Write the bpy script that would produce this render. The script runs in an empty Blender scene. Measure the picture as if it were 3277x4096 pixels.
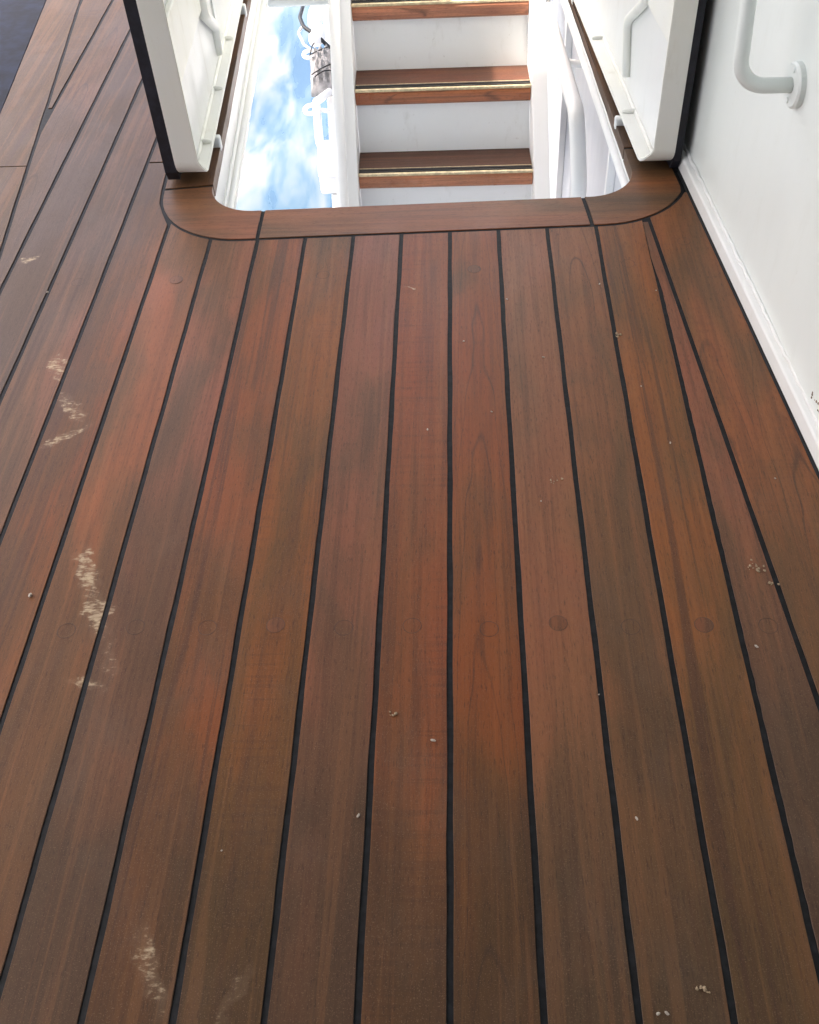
import bpy, bmesh, math, random
from mathutils import Vector, Matrix
random.seed(7)
sc = bpy.context.scene
COL = sc.collection
R = math.radians

# ------------------------------------------------------------------ camera
cam = bpy.data.cameras.new('camera'); camo = bpy.data.objects.new('camera', cam); COL.objects.link(camo)
PITCH, ROLL, YAW = R(47.63357), R(-4.07892), R(-4.53682)
fw = Vector((math.sin(YAW)*math.cos(PITCH), math.cos(YAW)*math.cos(PITCH), -math.sin(PITCH)))
rt = Vector((math.cos(YAW), -math.sin(YAW), 0)); up = rt.cross(fw)
r2 = math.cos(ROLL)*rt + math.sin(ROLL)*up; u2 = r2.cross(fw)
camo.matrix_world = Matrix(((r2.x, u2.x, -fw.x, .02589), (r2.y, u2.y, -fw.y, 0), (r2.z, u2.z, -fw.z, 1.40524), (0, 0, 0, 1)))
cam.sensor_fit = 'HORIZONTAL'; cam.sensor_width = 36; cam.lens = 36*4077.045/3277
cam.clip_start = .02; cam.clip_end = 20000
sc.camera = camo

# ------------------------------------------------------------------ world, sun, exposure
SUN_EL, SUN_AZ = R(58), R(-78)            # azimuth measured from +Y towards +X
w = bpy.data.worlds.new('World'); sc.world = w; w.use_nodes = True
nt = w.node_tree; bg = nt.nodes['Background']
sky = nt.nodes.new('ShaderNodeTexSky'); sky.sky_type = 'NISHITA'; sky.sun_disc = False
sky.sun_elevation = SUN_EL; sky.sun_rotation = SUN_AZ
sky.air_density = .6; sky.dust_density = 8.0; sky.ozone_density = .4
nt.links.new(sky.outputs[0], bg.inputs[0]); bg.inputs[1].default_value = .15
sl = bpy.data.lights.new('sun', 'SUN'); sl.energy = 2.6; sl.angle = R(1.0); sl.color = (1, .95, .87)
so = bpy.data.objects.new('sun', sl); COL.objects.link(so)
sd = Vector((math.sin(SUN_AZ)*math.cos(SUN_EL), math.cos(SUN_AZ)*math.cos(SUN_EL), math.sin(SUN_EL)))
so.rotation_euler = (-sd).to_track_quat('-Z', 'Y').to_euler(); so.location = sd*20
vs = sc.view_settings
vs.view_transform = 'Standard'; vs.look = 'None'; vs.gamma = 1; vs.exposure = 2.3; vs.use_curve_mapping = False

# ------------------------------------------------------------------ helpers
def tag(o, label=None, cat=None, group=None, kind=None):
    if label: o['label'] = label
    if cat: o['category'] = cat
    if group: o['group'] = group
    if kind: o['kind'] = kind
    return o
def empty(name, loc=(0, 0, 0)):
    o = bpy.data.objects.new(name, None); COL.objects.link(o); o.location = loc; o.empty_display_size = .1
    return o
def build(name, bm, mat, parent=None, smooth=False, center=True):
    bmesh.ops.recalc_face_normals(bm, faces=bm.faces[:])
    c = Vector((0, 0, 0))
    if center and len(bm.verts):
        xs = [v.co for v in bm.verts]
        c = Vector([(min(v[i] for v in xs)+max(v[i] for v in xs))/2 for i in range(3)])
        bmesh.ops.translate(bm, verts=bm.verts[:], vec=-c)
    me = bpy.data.meshes.new(name); bm.to_mesh(me); bm.free()
    if smooth:
        for p in me.polygons: p.use_smooth = True
    o = bpy.data.objects.new(name, me); COL.objects.link(o); me.materials.append(mat)
    o.location = c
    if parent:
        o.parent = parent
        o.location = c - absloc(parent)
    return o
def absloc(o):
    l = Vector((0, 0, 0))
    while o:
        l += Vector(o.location); o = o.parent
    return l
def prism(bm, poly, z0, z1, bev=0.0):
    """vertical prism from 2D outline; optional small chamfer on the top edge"""
    n = len(poly)
    cx = sum(p[0] for p in poly)/n; cy = sum(p[1] for p in poly)/n
    b = [bm.verts.new((x, y, z0)) for x, y in poly]
    rings = [b]
    if bev > 0:
        rings.append([bm.verts.new((x, y, z1-bev)) for x, y in poly])
        top = []
        for i in range(n):
            p0 = Vector(poly[i-1]); p1 = Vector(poly[i]); p2 = Vector(poly[(i+1) % n])
            e1 = (p1-p0); e2 = (p2-p1)
            if e1.length < 1e-9 or e2.length < 1e-9: top.append(p1); continue
            n1 = Vector((-e1.y, e1.x)).normalized(); n2 = Vector((-e2.y, e2.x)).normalized()
            m = n1+n2
            m = m.normalized()/max(.5, m.normalized().dot(n1)) if m.length > 1e-6 else n1
            top.append(p1+m*bev)
        rings.append([bm.verts.new((p.x, p.y, z1)) for p in top])
    else:
        rings.append([bm.verts.new((x, y, z1)) for x, y in poly])
    for a, c in zip(rings, rings[1:]):
        for i in range(n):
            bm.faces.new((a[i], a[(i+1) % n], c[(i+1) % n], c[i]))
    bm.faces.new(rings[-1]); bm.faces.new(b[::-1])
def ccw(poly):
    a = sum(poly[i-1][0]*poly[i][1]-poly[i][0]*poly[i-1][1] for i in range(len(poly)))
    return poly if a > 0 else poly[::-1]
def sweep(bm, prof, a, b, axis_v):
    """extrude 2D profile (list of 3D offset vectors) from a to b"""
    A = [bm.verts.new(Vector(a)+Vector(p)) for p in prof]; B = [bm.verts.new(Vector(b)+Vector(p)) for p in prof]
    n = len(prof)
    for i in range(n): bm.faces.new((A[i], A[(i+1) % n], B[(i+1) % n], B[i]))
    bm.faces.new(A[::-1]); bm.faces.new(B)
def box(bm, x0, x1, y0, y1, z0, z1, fx=None):
    """box, optionally sheared in plan: fx(y) is added to x"""
    g = fx or (lambda y: 0)
    vs_ = [bm.verts.new((x+g(y), y, z)) for z in (z0, z1) for x, y in ((x0, y0), (x1, y0), (x1, y1), (x0, y1))]
    for f in ((3, 2, 1, 0), (4, 5, 6, 7), (0, 1, 5, 4), (1, 2, 6, 5), (2, 3, 7, 6), (3, 0, 4, 7)):
        bm.faces.new([vs_[i] for i in f])
def bevel(bm, w_, seg=2):
    bmesh.ops.bevel(bm, geom=bm.edges[:], offset=w_, segments=seg, profile=.5, affect='EDGES')
def fillet(pts, r, seg=7):
    P = [Vector(p) for p in pts]; out = [P[0]]
    for a, b, c in zip(P, P[1:], P[2:]):
        d1 = (a-b); d2 = (c-b); ang = d1.angle(d2)
        if ang > math.pi-.02: out.append(b); continue
        t = min(r/math.tan(ang/2), d1.length*.49, d2.length*.49); rr = t*math.tan(ang/2)
        p1 = b+d1.normalized()*t; p2 = b+d2.normalized()*t
        cc = b+(d1.normalized()+d2.normalized()).normalized()*(rr/math.sin(ang/2))
        for k in range(seg+1):
            f = k/seg
            va, vb = p1-cc, p2-cc; th = va.angle(vb)
            v = (va*math.sin((1-f)*th)+vb*math.sin(f*th))/math.sin(th)
            out.append(cc+v)
    out.append(P[-1]); return out
def tube(bm, pts, r, n=14, caps=True, radf=None):
    P = [Vector(p) for p in pts]
    T = [(P[min(i+1, len(P)-1)]-P[max(i-1, 0)]).normalized() for i in range(len(P))]
    ref = Vector((0, 0, 1)) if abs(T[0].z) < .9 else Vector((1, 0, 0))
    N = (ref-T[0]*ref.dot(T[0])).normalized(); rings = []
    for i, p in enumerate(P):
        if i:
            N = (N-T[i]*N.dot(T[i])).normalized()
        B = T[i].cross(N); rr = radf(i/(len(P)-1))*r if radf else r
        rings.append([bm.verts.new(p+rr*(math.cos(2*math.pi*k/n)*N+math.sin(2*math.pi*k/n)*B)) for k in range(n)])
    for a, b in zip(rings, rings[1:]):
        for k in range(n): bm.faces.new((a[k], a[(k+1) % n], b[(k+1) % n], b[k]))
    if caps: bm.faces.new(rings[0][::-1]); bm.faces.new(rings[-1])
def disc(bm, c, axis, r, h, n=24, bev=.003):
    c = Vector(c); ax = Vector(axis).normalized()
    ref = Vector((0, 0, 1)) if abs(ax.z) < .9 else Vector((1, 0, 0))
    N = (ref-ax*ref.dot(ax)).normalized(); B = ax.cross(N); rings = []
    for rr, hh in ((r, 0), (r, h-bev), (r-bev, h)):
        rings.append([bm.verts.new(c+ax*hh+rr*(math.cos(2*math.pi*k/n)*N+math.sin(2*math.pi*k/n)*B)) for k in range(n)])
    for a, b in zip(rings, rings[1:]):
        for k in range(n): bm.faces.new((a[k], a[(k+1) % n], b[(k+1) % n], b[k]))
    bm.faces.new(rings[0][::-1]); bm.faces.new(rings[-1])

# ------------------------------------------------------------------ materials
class NB:
    def __init__(s, name):
        s.m = bpy.data.materials.new(name); s.m.use_nodes = True; s.t = s.m.node_tree
        s.b = s.t.nodes['Principled BSDF']
    def n(s, typ, **kw):
        o = s.t.nodes.new(typ)
        for k, v in kw.items(): setattr(o, k, v)
        return o
    def l(s, a, b): s.t.links.new(a, b)
    def put(s, sock, v):
        if hasattr(v, 'is_output') or isinstance(v, bpy.types.NodeSocket): s.l(v, sock)
        else: sock.default_value = v
    def math(s, op, a, b=0.0, c=None, clamp=False):
        o = s.n('ShaderNodeMath', operation=op, use_clamp=clamp); s.put(o.inputs[0], a); s.put(o.inputs[1], b)
        if c is not None: s.put(o.inputs[2], c)
        return o.outputs[0]
    def noise(s, vec, scale, detail=3, rough=.5, dist=0.0):
        o = s.n('ShaderNodeTexNoise'); s.l(vec, o.inputs['Vector']); o.inputs['Scale'].default_value = scale
        o.inputs['Detail'].default_value = detail; o.inputs['Roughness'].default_value = rough; o.inputs['Distortion'].default_value = dist
        return o.outputs[0]
    def map(s, vec, scale=(1, 1, 1), loc=(0, 0, 0), rot=(0, 0, 0)):
        o = s.n('ShaderNodeMapping'); s.l(vec, o.inputs[0]); o.inputs['Location'].default_value = loc
        o.inputs['Rotation'].default_value = rot; o.inputs['Scale'].default_value = scale
        return o.outputs[0]
    def ss(s, v, lo, hi, a=0.0, b=1.0):
        o = s.n('ShaderNodeMapRange', interpolation_type='SMOOTHSTEP'); s.put(o.inputs[0], v)
        o.inputs[1].default_value = lo; o.inputs[2].default_value = hi; o.inputs[3].default_value = a; o.inputs[4].default_value = b
        return o.outputs[0]
    def mix(s, f, a, b, mode='MIX'):
        o = s.n('ShaderNodeMix', data_type='RGBA', blend_type=mode); s.put(o.inputs[0], f)
        for i, v in ((6, a), (7, b)):
            if isinstance(v, tuple): o.inputs[i].default_value = v if len(v) == 4 else (*v, 1)
            else: s.l(v, o.inputs[i])
        return o.outputs[2]
    def bump(s, h, strength, dist):
        o = s.n('ShaderNodeBump'); s.l(h, o.inputs['Height']); o.inputs['Strength'].default_value = strength
        o.inputs['Distance'].default_value = dist; s.l(o.outputs[0], s.b.inputs['Normal'])
    def set(s, **kw):
        for k, v in kw.items():
            k = k.replace('_', ' ')
            if isinstance(v, tuple) and len(v) == 3: v = (*v, 1)
            s.put(s.b.inputs[k], v)
        return s.m

# warm glints on scuffed varnish, painted in as pale colour: (x, y, angle of long axis from +Y, half length, half width, strength)
SCUFF_GLINT = [(-.655, 1.14, -.36, .075, .022, 1.0), (-.612, 1.045, -.45, .06, .026, .95), (-.57, .95, -.3, .05, .014, .6),
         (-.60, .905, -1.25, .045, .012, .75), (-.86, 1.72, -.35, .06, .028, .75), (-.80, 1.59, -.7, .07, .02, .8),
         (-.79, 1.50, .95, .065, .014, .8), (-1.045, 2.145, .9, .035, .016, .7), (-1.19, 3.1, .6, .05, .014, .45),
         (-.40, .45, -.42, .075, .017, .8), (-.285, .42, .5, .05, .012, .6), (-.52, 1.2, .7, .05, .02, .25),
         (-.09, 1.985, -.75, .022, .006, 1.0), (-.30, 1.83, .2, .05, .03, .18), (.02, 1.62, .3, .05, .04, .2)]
def wood(name, axis='y', red=(.222, .068, .027), tan=(.200, .078, .029), grey=(.080, .043, .020), rough=.36, patch=True, plug=False):
    k = NB(name)
    geo = k.n('ShaderNodeNewGeometry').outputs['Position']
    oi = k.n('ShaderNodeObjectInfo'); rnd = oi.outputs['Random']
    sep = k.n('ShaderNodeSeparateXYZ'); k.l(geo, sep.inputs[0])
    off = k.n('ShaderNodeCombineXYZ'); k.l(k.math('MULTIPLY', rnd, 17.3), off.inputs[0]); k.l(k.math('MULTIPLY', rnd, 41.7), off.inputs[1]); k.l(k.math('MULTIPLY', rnd, 7.1), off.inputs[2])
    add = k.n('ShaderNodeVectorMath', operation='ADD'); k.l(geo, add.inputs[0]); k.l(off.outputs[0], add.inputs[1])
    loc = add.outputs[0]
    if axis == 'x': st = lambda a, b: (b, a, a)
    else: st = lambda a, b: (a, b, a)
    fr = lambda m: k.math('FRACT', k.math('MULTIPLY', rnd, m))
    # colour: varnished red against weathered brown; blotches belong to each plank and run along the grain
    blot = k.noise(k.map(loc, st(8, 1.9)), 1.0, 4, .55, .6)
    wide = k.noise(k.map(geo, (1.9, 1.1, 2), (3.1, 8.2, 0)), 1.0, 3, .5)
    f = k.math('ADD', k.math('MULTIPLY', blot, .62), k.math('MULTIPLY', wide, .38))
    if not plug: f = k.math('ADD', f, k.math('MULTIPLY', k.math('SUBTRACT', fr(5.77), .5), .085))
    if patch:
        # varnish kept its red best in the middle of the passage; light falloff near the camera is painted in as darker brown
        dx = k.math('MULTIPLY', k.math('SUBTRACT', sep.outputs[0], -.06), 1.05); dy = k.math('MULTIPLY', k.math('SUBTRACT', sep.outputs[1], 1.62), .90)
        d2 = k.math('ADD', k.math('MULTIPLY', dx, dx), k.math('MULTIPLY', dy, dy))
        f = k.math('ADD', f, k.ss(d2, .0, 1.35, .09, -.115)); f = k.math('ADD', f, k.ss(sep.outputs[1], 1.15, .2, 0, -.06)); f = k.math('ADD', f, k.ss(sep.outputs[0], -.40, -1.05, 0, -.09))
    ramp = k.n('ShaderNodeValToRGB'); k.l(f, ramp.inputs[0]); e = ramp.color_ramp
    e.elements[0].position = .33; e.elements[0].color = (*grey, 1)
    e.elements[1].position = .68; e.elements[1].color = (*red, 1)
    m = e.elements.new(.46); m.color = (*[.55*a+.45*b for a, b in zip(grey, tan)], 1)
    m = e.elements.new(.56); m.color = (*[.5*a+.5*b for a, b in zip(red, tan)], 1)
    col = ramp.outputs[0]
    if not plug:
        hs = k.n('ShaderNodeHueSaturation'); k.l(col, hs.inputs['Color']); k.l(k.ss(rnd, 0, 1, .93, 1.09), hs.inputs['Value'])
        k.l(k.ss(fr(3.91), 0, 1, .4965, .5065), hs.inputs['Hue']); k.l(k.ss(fr(9.13), 0, 1, .95, 1.08), hs.inputs['Saturation'])
        col = hs.outputs[0]
    # long grain: fine hair lines, broader streaks on some planks
    g1 = k.noise(k.map(loc, st(105, 2.6)), 1.0, 5, .62, .8)
    col = k.mix(k.ss(g1, .40, .68, .0, .36), col, (.050, .022, .013))
    g2 = k.noise(k.map(loc, st(34, .8)), 1.0, 4, .55, 1.4)
    sel3 = k.ss(fr(11.9), .35, .8, .12, .60)
    col = k.mix(k.math('MULTIPLY', k.ss(g2, .52, .66), sel3), col, (.060, .027, .016))
    col = k.mix(k.ss(g2, .47, .36, 0, .16), col, (.29, .12, .045))
    # cathedral figure, stronger on some planks
    warp = k.noise(k.map(loc, st(9, 2.5)), 1.0, 2, .5)
    sp2 = k.n('ShaderNodeSeparateXYZ'); k.l(loc, sp2.inputs[0])
    ac, al = (sp2.outputs[1], sp2.outputs[0]) if axis == 'x' else (sp2.outputs[0], sp2.outputs[1])
    # arches: level sets of a stretched bowl
    cc_ = k.math('SUBTRACT', k.math('FRACT', k.math('DIVIDE', (sep.outputs[1] if axis == 'x' else sep.outputs[0]), .12)), .5)
    ring = k.math('ADD', k.math('MULTIPLY', k.math('MULTIPLY', cc_, cc_), 9.0), k.math('ADD', k.math('MULTIPLY', al, 2.3), k.math('MULTIPLY', warp, 2.4)))
    arch = k.math('PINGPONG', ring, .5)
    sel = k.ss(fr(7.31), .40, .75)
    al2 = k.ss(k.noise(k.map(loc, st(3, 1.2)), 1.0, 2, .5), .42, .60)
    col = k.mix(k.math('MULTIPLY', k.math('MULTIPLY', k.ss(arch, .07, .0), al2), k.math('MULTIPLY', sel, .55)), col, (.035, .020, .014))
    # plane chatter: faint cross ripples on a few planks
    rp = k.noise(k.map(loc, st(7, 130)), 1.0, 2, .5)
    sel2 = k.ss(fr(13.7), .62, .9)
    col = k.mix(k.math('MULTIPLY', k.math('MULTIPLY', k.ss(rp, .5, .66), sel2), k.ss(blot, .4, .55, 0, .22)), col, (.04, .022, .015))
    # pores and specks
    p1 = k.noise(k.map(loc, st(520, 60)), 1.0, 2, .6)
    col = k.mix(k.ss(p1, .55, .72, 0, .5), col, (.026, .014, .010))
    p2 = k.noise(k.map(loc, (600, 600, 600)), 1.0, 1, .5)
    col = k.mix(k.ss(p2, .60, .74, 0, .40), col, (.25, .15, .095))
    # grey bloom of salt and wear
    bl = k.noise(k.map(geo, (6, 4, 6), (1.7, .3, 0)), 1.0, 5, .65, .4)
    col = k.mix(k.ss(bl, .50, .76, 0, .18), col, (.135, .098, .072))
    rgh = k.math('ADD', k.ss(bl, .35, .75, rough, rough+.12), k.math('MULTIPLY', p1, .08))
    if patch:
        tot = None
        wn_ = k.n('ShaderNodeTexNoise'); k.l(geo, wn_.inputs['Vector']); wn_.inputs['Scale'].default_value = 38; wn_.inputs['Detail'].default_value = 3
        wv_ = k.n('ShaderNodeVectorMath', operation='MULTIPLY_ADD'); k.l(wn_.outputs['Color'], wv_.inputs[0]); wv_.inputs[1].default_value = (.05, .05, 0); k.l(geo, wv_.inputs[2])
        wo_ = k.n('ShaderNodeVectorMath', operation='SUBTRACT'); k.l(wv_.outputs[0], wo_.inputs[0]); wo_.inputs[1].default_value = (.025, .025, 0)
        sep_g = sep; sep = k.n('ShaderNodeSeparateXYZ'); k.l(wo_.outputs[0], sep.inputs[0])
        for (sx, sy, an, hl, hw, stn) in SCUFF_GLINT:
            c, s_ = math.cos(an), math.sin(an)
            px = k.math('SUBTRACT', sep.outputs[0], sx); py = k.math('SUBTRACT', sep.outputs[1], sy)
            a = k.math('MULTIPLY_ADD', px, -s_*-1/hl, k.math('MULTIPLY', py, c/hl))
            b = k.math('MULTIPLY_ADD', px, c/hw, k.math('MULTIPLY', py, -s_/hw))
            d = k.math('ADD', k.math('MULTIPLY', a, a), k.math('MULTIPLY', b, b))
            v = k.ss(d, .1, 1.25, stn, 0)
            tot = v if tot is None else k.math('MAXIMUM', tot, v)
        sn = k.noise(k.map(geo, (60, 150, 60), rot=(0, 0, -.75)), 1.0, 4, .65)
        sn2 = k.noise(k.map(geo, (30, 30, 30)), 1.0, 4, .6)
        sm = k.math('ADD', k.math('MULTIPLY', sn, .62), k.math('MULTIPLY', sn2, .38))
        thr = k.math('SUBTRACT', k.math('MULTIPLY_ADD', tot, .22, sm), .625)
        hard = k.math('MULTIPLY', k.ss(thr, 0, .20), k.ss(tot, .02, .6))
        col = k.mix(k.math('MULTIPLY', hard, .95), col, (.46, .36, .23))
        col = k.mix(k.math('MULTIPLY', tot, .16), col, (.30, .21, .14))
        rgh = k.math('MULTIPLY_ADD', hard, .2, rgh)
    k.set(Base_Color=col, Roughness=rgh)
    k.b.inputs['Specular IOR Level'].default_value = .29
    h = k.math('ADD', k.math('MULTIPLY', g1, .7), k.math('MULTIPLY', p1, .6))
    k.bump(h, .12, .0010)
    return k.m
def paint(name, col, rough=.38, dirt=.25, dirtcol=(.42, .36, .26), yellow=.25):
    k = NB(name); geo = k.n('ShaderNodeNewGeometry').outputs['Position']
    a = k.noise(geo, 2.4, 4, .6); b = k.noise(k.map(geo, (18, 18, 5)), 1, 5, .65); c = k.noise(geo, 60, 3, .6)
    cc = k.mix(k.ss(a, .35, .75, 0, yellow), col, (col[0]*.97, col[1]*.94, col[2]*.82))
    cc = k.mix(k.ss(b, .56, .80, 0, dirt), cc, dirtcol)
    cc = k.mix(k.ss(c, .66, .78, 0, dirt*.7), cc, (.33, .27, .2))
    k.set(Base_Color=cc, Roughness=k.ss(b, .3, .8, rough-.06, rough+.2))
    k.bump(k.math('ADD', k.math('MULTIPLY', a, .8), k.math('MULTIPLY', c, .12)), .12, .006)
    return k.m
def plain(name, col, rough=.5, metal=0.0, var=.25, scale=25, bumpd=.0):
    k = NB(name); geo = k.n('ShaderNodeNewGeometry').outputs['Position']
    a = k.noise(geo, scale, 4, .6)
    k.set(Base_Color=k.mix(k.ss(a, .35, .7, 0, 1), tuple(c*(1-var) for c in col), tuple(min(1, c*(1+var)) for c in col)), Roughness=rough, Metallic=metal)
    if bumpd: k.bump(a, .4, bumpd)
    return k.m

M = {}
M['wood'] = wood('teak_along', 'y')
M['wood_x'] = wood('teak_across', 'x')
M['plug_a'] = wood('teak_plug_dark', 'y', red=(.175, .056, .024), tan=(.155, .064, .026), grey=(.070, .040, .022), plug=True)
M['plug_b'] = wood('teak_plug', 'y', plug=True)
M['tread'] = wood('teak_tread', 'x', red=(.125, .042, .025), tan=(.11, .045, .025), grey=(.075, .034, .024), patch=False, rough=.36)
M['nosing_lit'] = wood('teak_nosing_lit', 'x', red=(.56, .175, .095), tan=(.50, .20, .095), grey=(.33, .105, .062), patch=False, rough=.22)  # lighter than the treads: light caught from below put into the colour
M['rim'] = plain('bung_rim_brown', (.055, .028, .018), .6, 0, .4, 90)
M['caulk'] = plain('black_caulk', (.008, .0085, .010), .6, 0, .5, 60, .0008)
M['caulk'].node_tree.nodes['Principled BSDF'].inputs['Specular IOR Level'].default_value = .25
M['white'] = paint('white_paint', (.80, .815, .80), .36, .16)
M['cream'] = paint('aged_white_paint', (.85, .86, .81), .40, .30, (.55, .49, .36), .45)
M['wallpaint'] = paint('wall_paint', (.78, .83, .80), .34, .14, (.6, .58, .5), .1)
M['lower_white'] = paint('lower_white_paint', (.82, .82, .82), .42, .10)
M['grey_paint'] = paint('lower_grey_paint', (.80, .81, .84), .45, .12)
M['lavender'] = paint('lower_wall_paint', (.60, .61, .66), .45, .12)
M['riser'] = paint('riser_paint', (.88, .88, .87), .40, .34, (.5, .47, .4), .2)
M['navy'] = plain('dark_navy_skin', (.012, .013, .022), .55, 0, .4, 40)
M['blue'] = plain('blue_deck_coating', (.006, .011, .028), .9, 0, .4, 14, .002)
M['brass'] = plain('brass', (.60, .50, .32), .5, .35, .2, 50)
M['rubber'] = plain('black_rubber', (.018, .017, .016), .6, 0, .3, 200)
M['cable'] = plain('black_cable', (.006, .008, .012), .5, 0, .3, 60)
M['rope'] = plain('grey_rope', (.42, .41, .40), .8, 0, .3, 160, .002)
M['canvas'] = plain('grey_canvas', (.30, .29, .29), .85, 0, .25, 30, .01)
M['rust'] = plain('rust_dirt', (.30, .23, .16), .9, 0, .5, 150, .002)
M['crumb'] = plain('pale_crumb', (.36, .27, .17), .85, 0, .35, 300, .001)
M['chip'] = plain('white_chip', (.40, .35, .29), .7, 0, .1, 300)
M['shade_wall'] = plain('shade_wall_paint', (.30, .30, .31), .6, 0, .1, 4)
M['roof'] = plain('overhead_paint', (.55, .56, .56), .6, 0, .1, 4)

# ------------------------------------------------------------------ geometry of the passage (metres, X across planks, Y along, Z up)
P = .12; G = .0050                       # plank pitch, half caulk width
Y0, Y1 = -1.6, 7.5
xw = lambda y: .607-.085*(y-2.4)         # foot of the deckhouse wall
WS = .019                               # wall plate stands this far behind the foot bar
xDR = lambda y: .492-.0594*(y-2.261)     # right diagonal seam
xDL = lambda y: -1.128-.119*(y-2.17)     # left diagonal seam
xBL = lambda y: -1.356-.106*(y-2.921)    # edge of the blue covering
# hatch opening (clear edge of the wood)
HL = lambda y: -.634-.058*(y-2.45)
HR = lambda y: .480-.058*(y-2.46)
HN = lambda x: 2.348+.024*(x+.1)
HFAR = 4.33
MW = .133                                # margin board width
def rounded_near(off, rad):
    """open-bottomed outline: left far -> left near corner -> right near corner -> right far, as points"""
    l = lambda y: HL(y)-off; r = lambda y: HR(y)+off; nr = lambda x: HN(x)-off
    pts = []
    yl = nr(l(2.3)); pl = Vector((l(yl), yl)); yr = nr(r(2.3)); pr = Vector((r(yr), yr))
    path = [Vector((l(HFAR), HFAR, )).to_3d(), pl.to_3d(), pr.to_3d(), Vector((r(HFAR), HFAR)).to_3d()]
    return [(p.x, p.y) for p in fillet(path, rad, 14)]
INNER = rounded_near(0, .125)
OUTER = rounded_near(MW, .235)
def interp(pts, key, out, v):
    best = None
    for a, b in zip(pts, pts[1:]):
        lo, hi = sorted((a[key], b[key]))
        if lo-1e-9 <= v <= hi+1e-9 and hi-lo > 1e-9:
            t = (v-a[key])/(b[key]-a[key]); c = a[out]+t*(b[out]-a[out])
            yield c
def y_out(x, off=0):
    c = list(interp(OUTER, 0, 1, x)); return min(c)-off if c else None
def x_outL(y):
    c = list(interp(OUTER, 1, 0, y)); return min(c) if c else None
def x_outR(y):
    c = list(interp(OUTER, 1, 0, y)); return max(c) if c else None

deck = empty('deck'); tag(deck, kind='structure')
PLANKS = {}
def add_plank(poly, mat, name='plank', key=None, dz=None):
    poly = ccw(poly); out = []
    ph = random.uniform(0, 9)
    for i, p in enumerate(poly):          # hand-cut edges: long sides wander by half a millimetre
        q = poly[(i+1) % len(poly)]; out.append(p); L_ = math.hypot(q[0]-p[0], q[1]-p[1]); n_ = int(L_/.045)
        for t in range(1, n_):
            f = t/n_; y = p[1]+(q[1]-p[1])*f; out.append((p[0]+(q[0]-p[0])*f+(.00045*math.sin(y*23+ph+p[0]*40)+random.uniform(-.0004, .0004) if abs(q[1]-p[1]) > abs(q[0]-p[0]) else 0), y))
    poly = out
    bm = bmesh.new(); prism(bm, ccw(poly), -.035, (dz if dz is not None else random.uniform(-.0003, .0003)), .0004)
    o = build(name, bm, mat, deck)
    if key is not None: PLANKS[key] = o
    return o
def frange(a, b, n): return [a+(b-a)*i/n for i in range(n+1)]
for k in range(-13, 5):
    x0, x1 = k*P+G, (k+1)*P-G
    if k <= -8:                           # long strips left of the hatch, cut by the left diagonal seam
        ys = [y for y in frange(Y0, Y1, 60) if x1-(xDL(y)+G) > .004]
        if len(ys) < 2: continue
        # butt joints
        cuts = {-8: [], -9: [], -10: [], -11: [], -12: []}.get(k, [])
        L = [(max(x0, xDL(y)+G), y) for y in ys]; Rr = [(x1, y) for y in ys]
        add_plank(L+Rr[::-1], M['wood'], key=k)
    elif k == -7:
        for a, b in ((Y0, 2.602-G*.6), (2.602+G*.6, Y1)):
            ys = frange(a, b, 80)
            L = []; Rr = []
            for y in ys:
                xr = x1
                q = x_outL(y)
                if q is not None: xr = min(x1, q-G)
                if y > HFAR: xr = min(x1, OUTER[0][0]-G)
                if xr-x0 > .003: L.append((x0, y)); Rr.append((xr, y))
            if len(L) > 1: add_plank(L+Rr[::-1], M['wood'], key=(k if a < 0 else None))
    elif k <= 3:
        xs = frange(x0, x1, 8)
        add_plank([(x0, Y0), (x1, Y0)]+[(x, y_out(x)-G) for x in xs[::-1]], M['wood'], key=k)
    else:
        L = []; Rr = []
        for y in frange(Y0, 2.26, 160):
            r_ = min(x1, xDR(y)-G)
            if r_-x0 > -.004 and y < y_out(min(x0, .49))-G+.004: L.append((x0-max(0, min(1, (y-1.96)/.12))*(2*G-.0014)+.0006*math.sin(y*140), y)); Rr.append((r_, y))
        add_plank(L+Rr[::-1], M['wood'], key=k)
# second sliver right of k=4 where the diagonal has not yet cut (near the camera)
L = []; Rr = []
for y in frange(Y0, 1.0, 60):
    a = 5*P+G; b = xDR(y)-G
    if b-a > .003: L.append((a, y)); Rr.append((b, y))
if len(L) > 1: add_plank(L+Rr[::-1], M['wood'])
# margin plank along the wall
L = []; Rr = []
for y in frange(Y0, 2.2, 40)+frange(2.204, 2.44, 60):
    a = xDR(y)+G; q = x_outR(y)
    if q is not None and y > 2.2: a = max(a, q+G) if y > y_out(.49) else a
    b = xw(y)-.0065
    if b-a > .003: L.append((a, y)); Rr.append((b, y))
add_plank(L+Rr[::-1], M['wood'], key='wall')
# margin plank along the blue covering, butt at 2.605
for a, b in ((Y0, 2.605-G*.5), (2.605+G*.5, Y1)):
    ys = frange(a, b, 10)
    add_plank([(xBL(y), y) for y in ys]+[(xDL(y)-G, y) for y in ys[::-1]], M['wood'])
# planks beyond the far end of the hatch
for k in range(-6, 5):
    x0, x1 = k*P+G, (k+1)*P-G
    if x1 > xw(Y1)-.01: x1 = min(x1, xw(Y1)-.015)
    if x1-x0 > .02: add_plank([(x0, HFAR+MW+.006), (x1, HFAR+MW+.006), (x1, Y1), (x0, Y1)], M['wood'])
def offs(pts, d):
    out = []
    for i in range(len(pts)):
        a = Vector(pts[max(i-1, 0)]); b = Vector(pts[min(i+1, len(pts)-1)]); t = (b-a).normalized(); nrm = Vector((-t.y, t.x))
        out.append((pts[i][0]+nrm.x*d, pts[i][1]+nrm.y*d))
    return out
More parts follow.
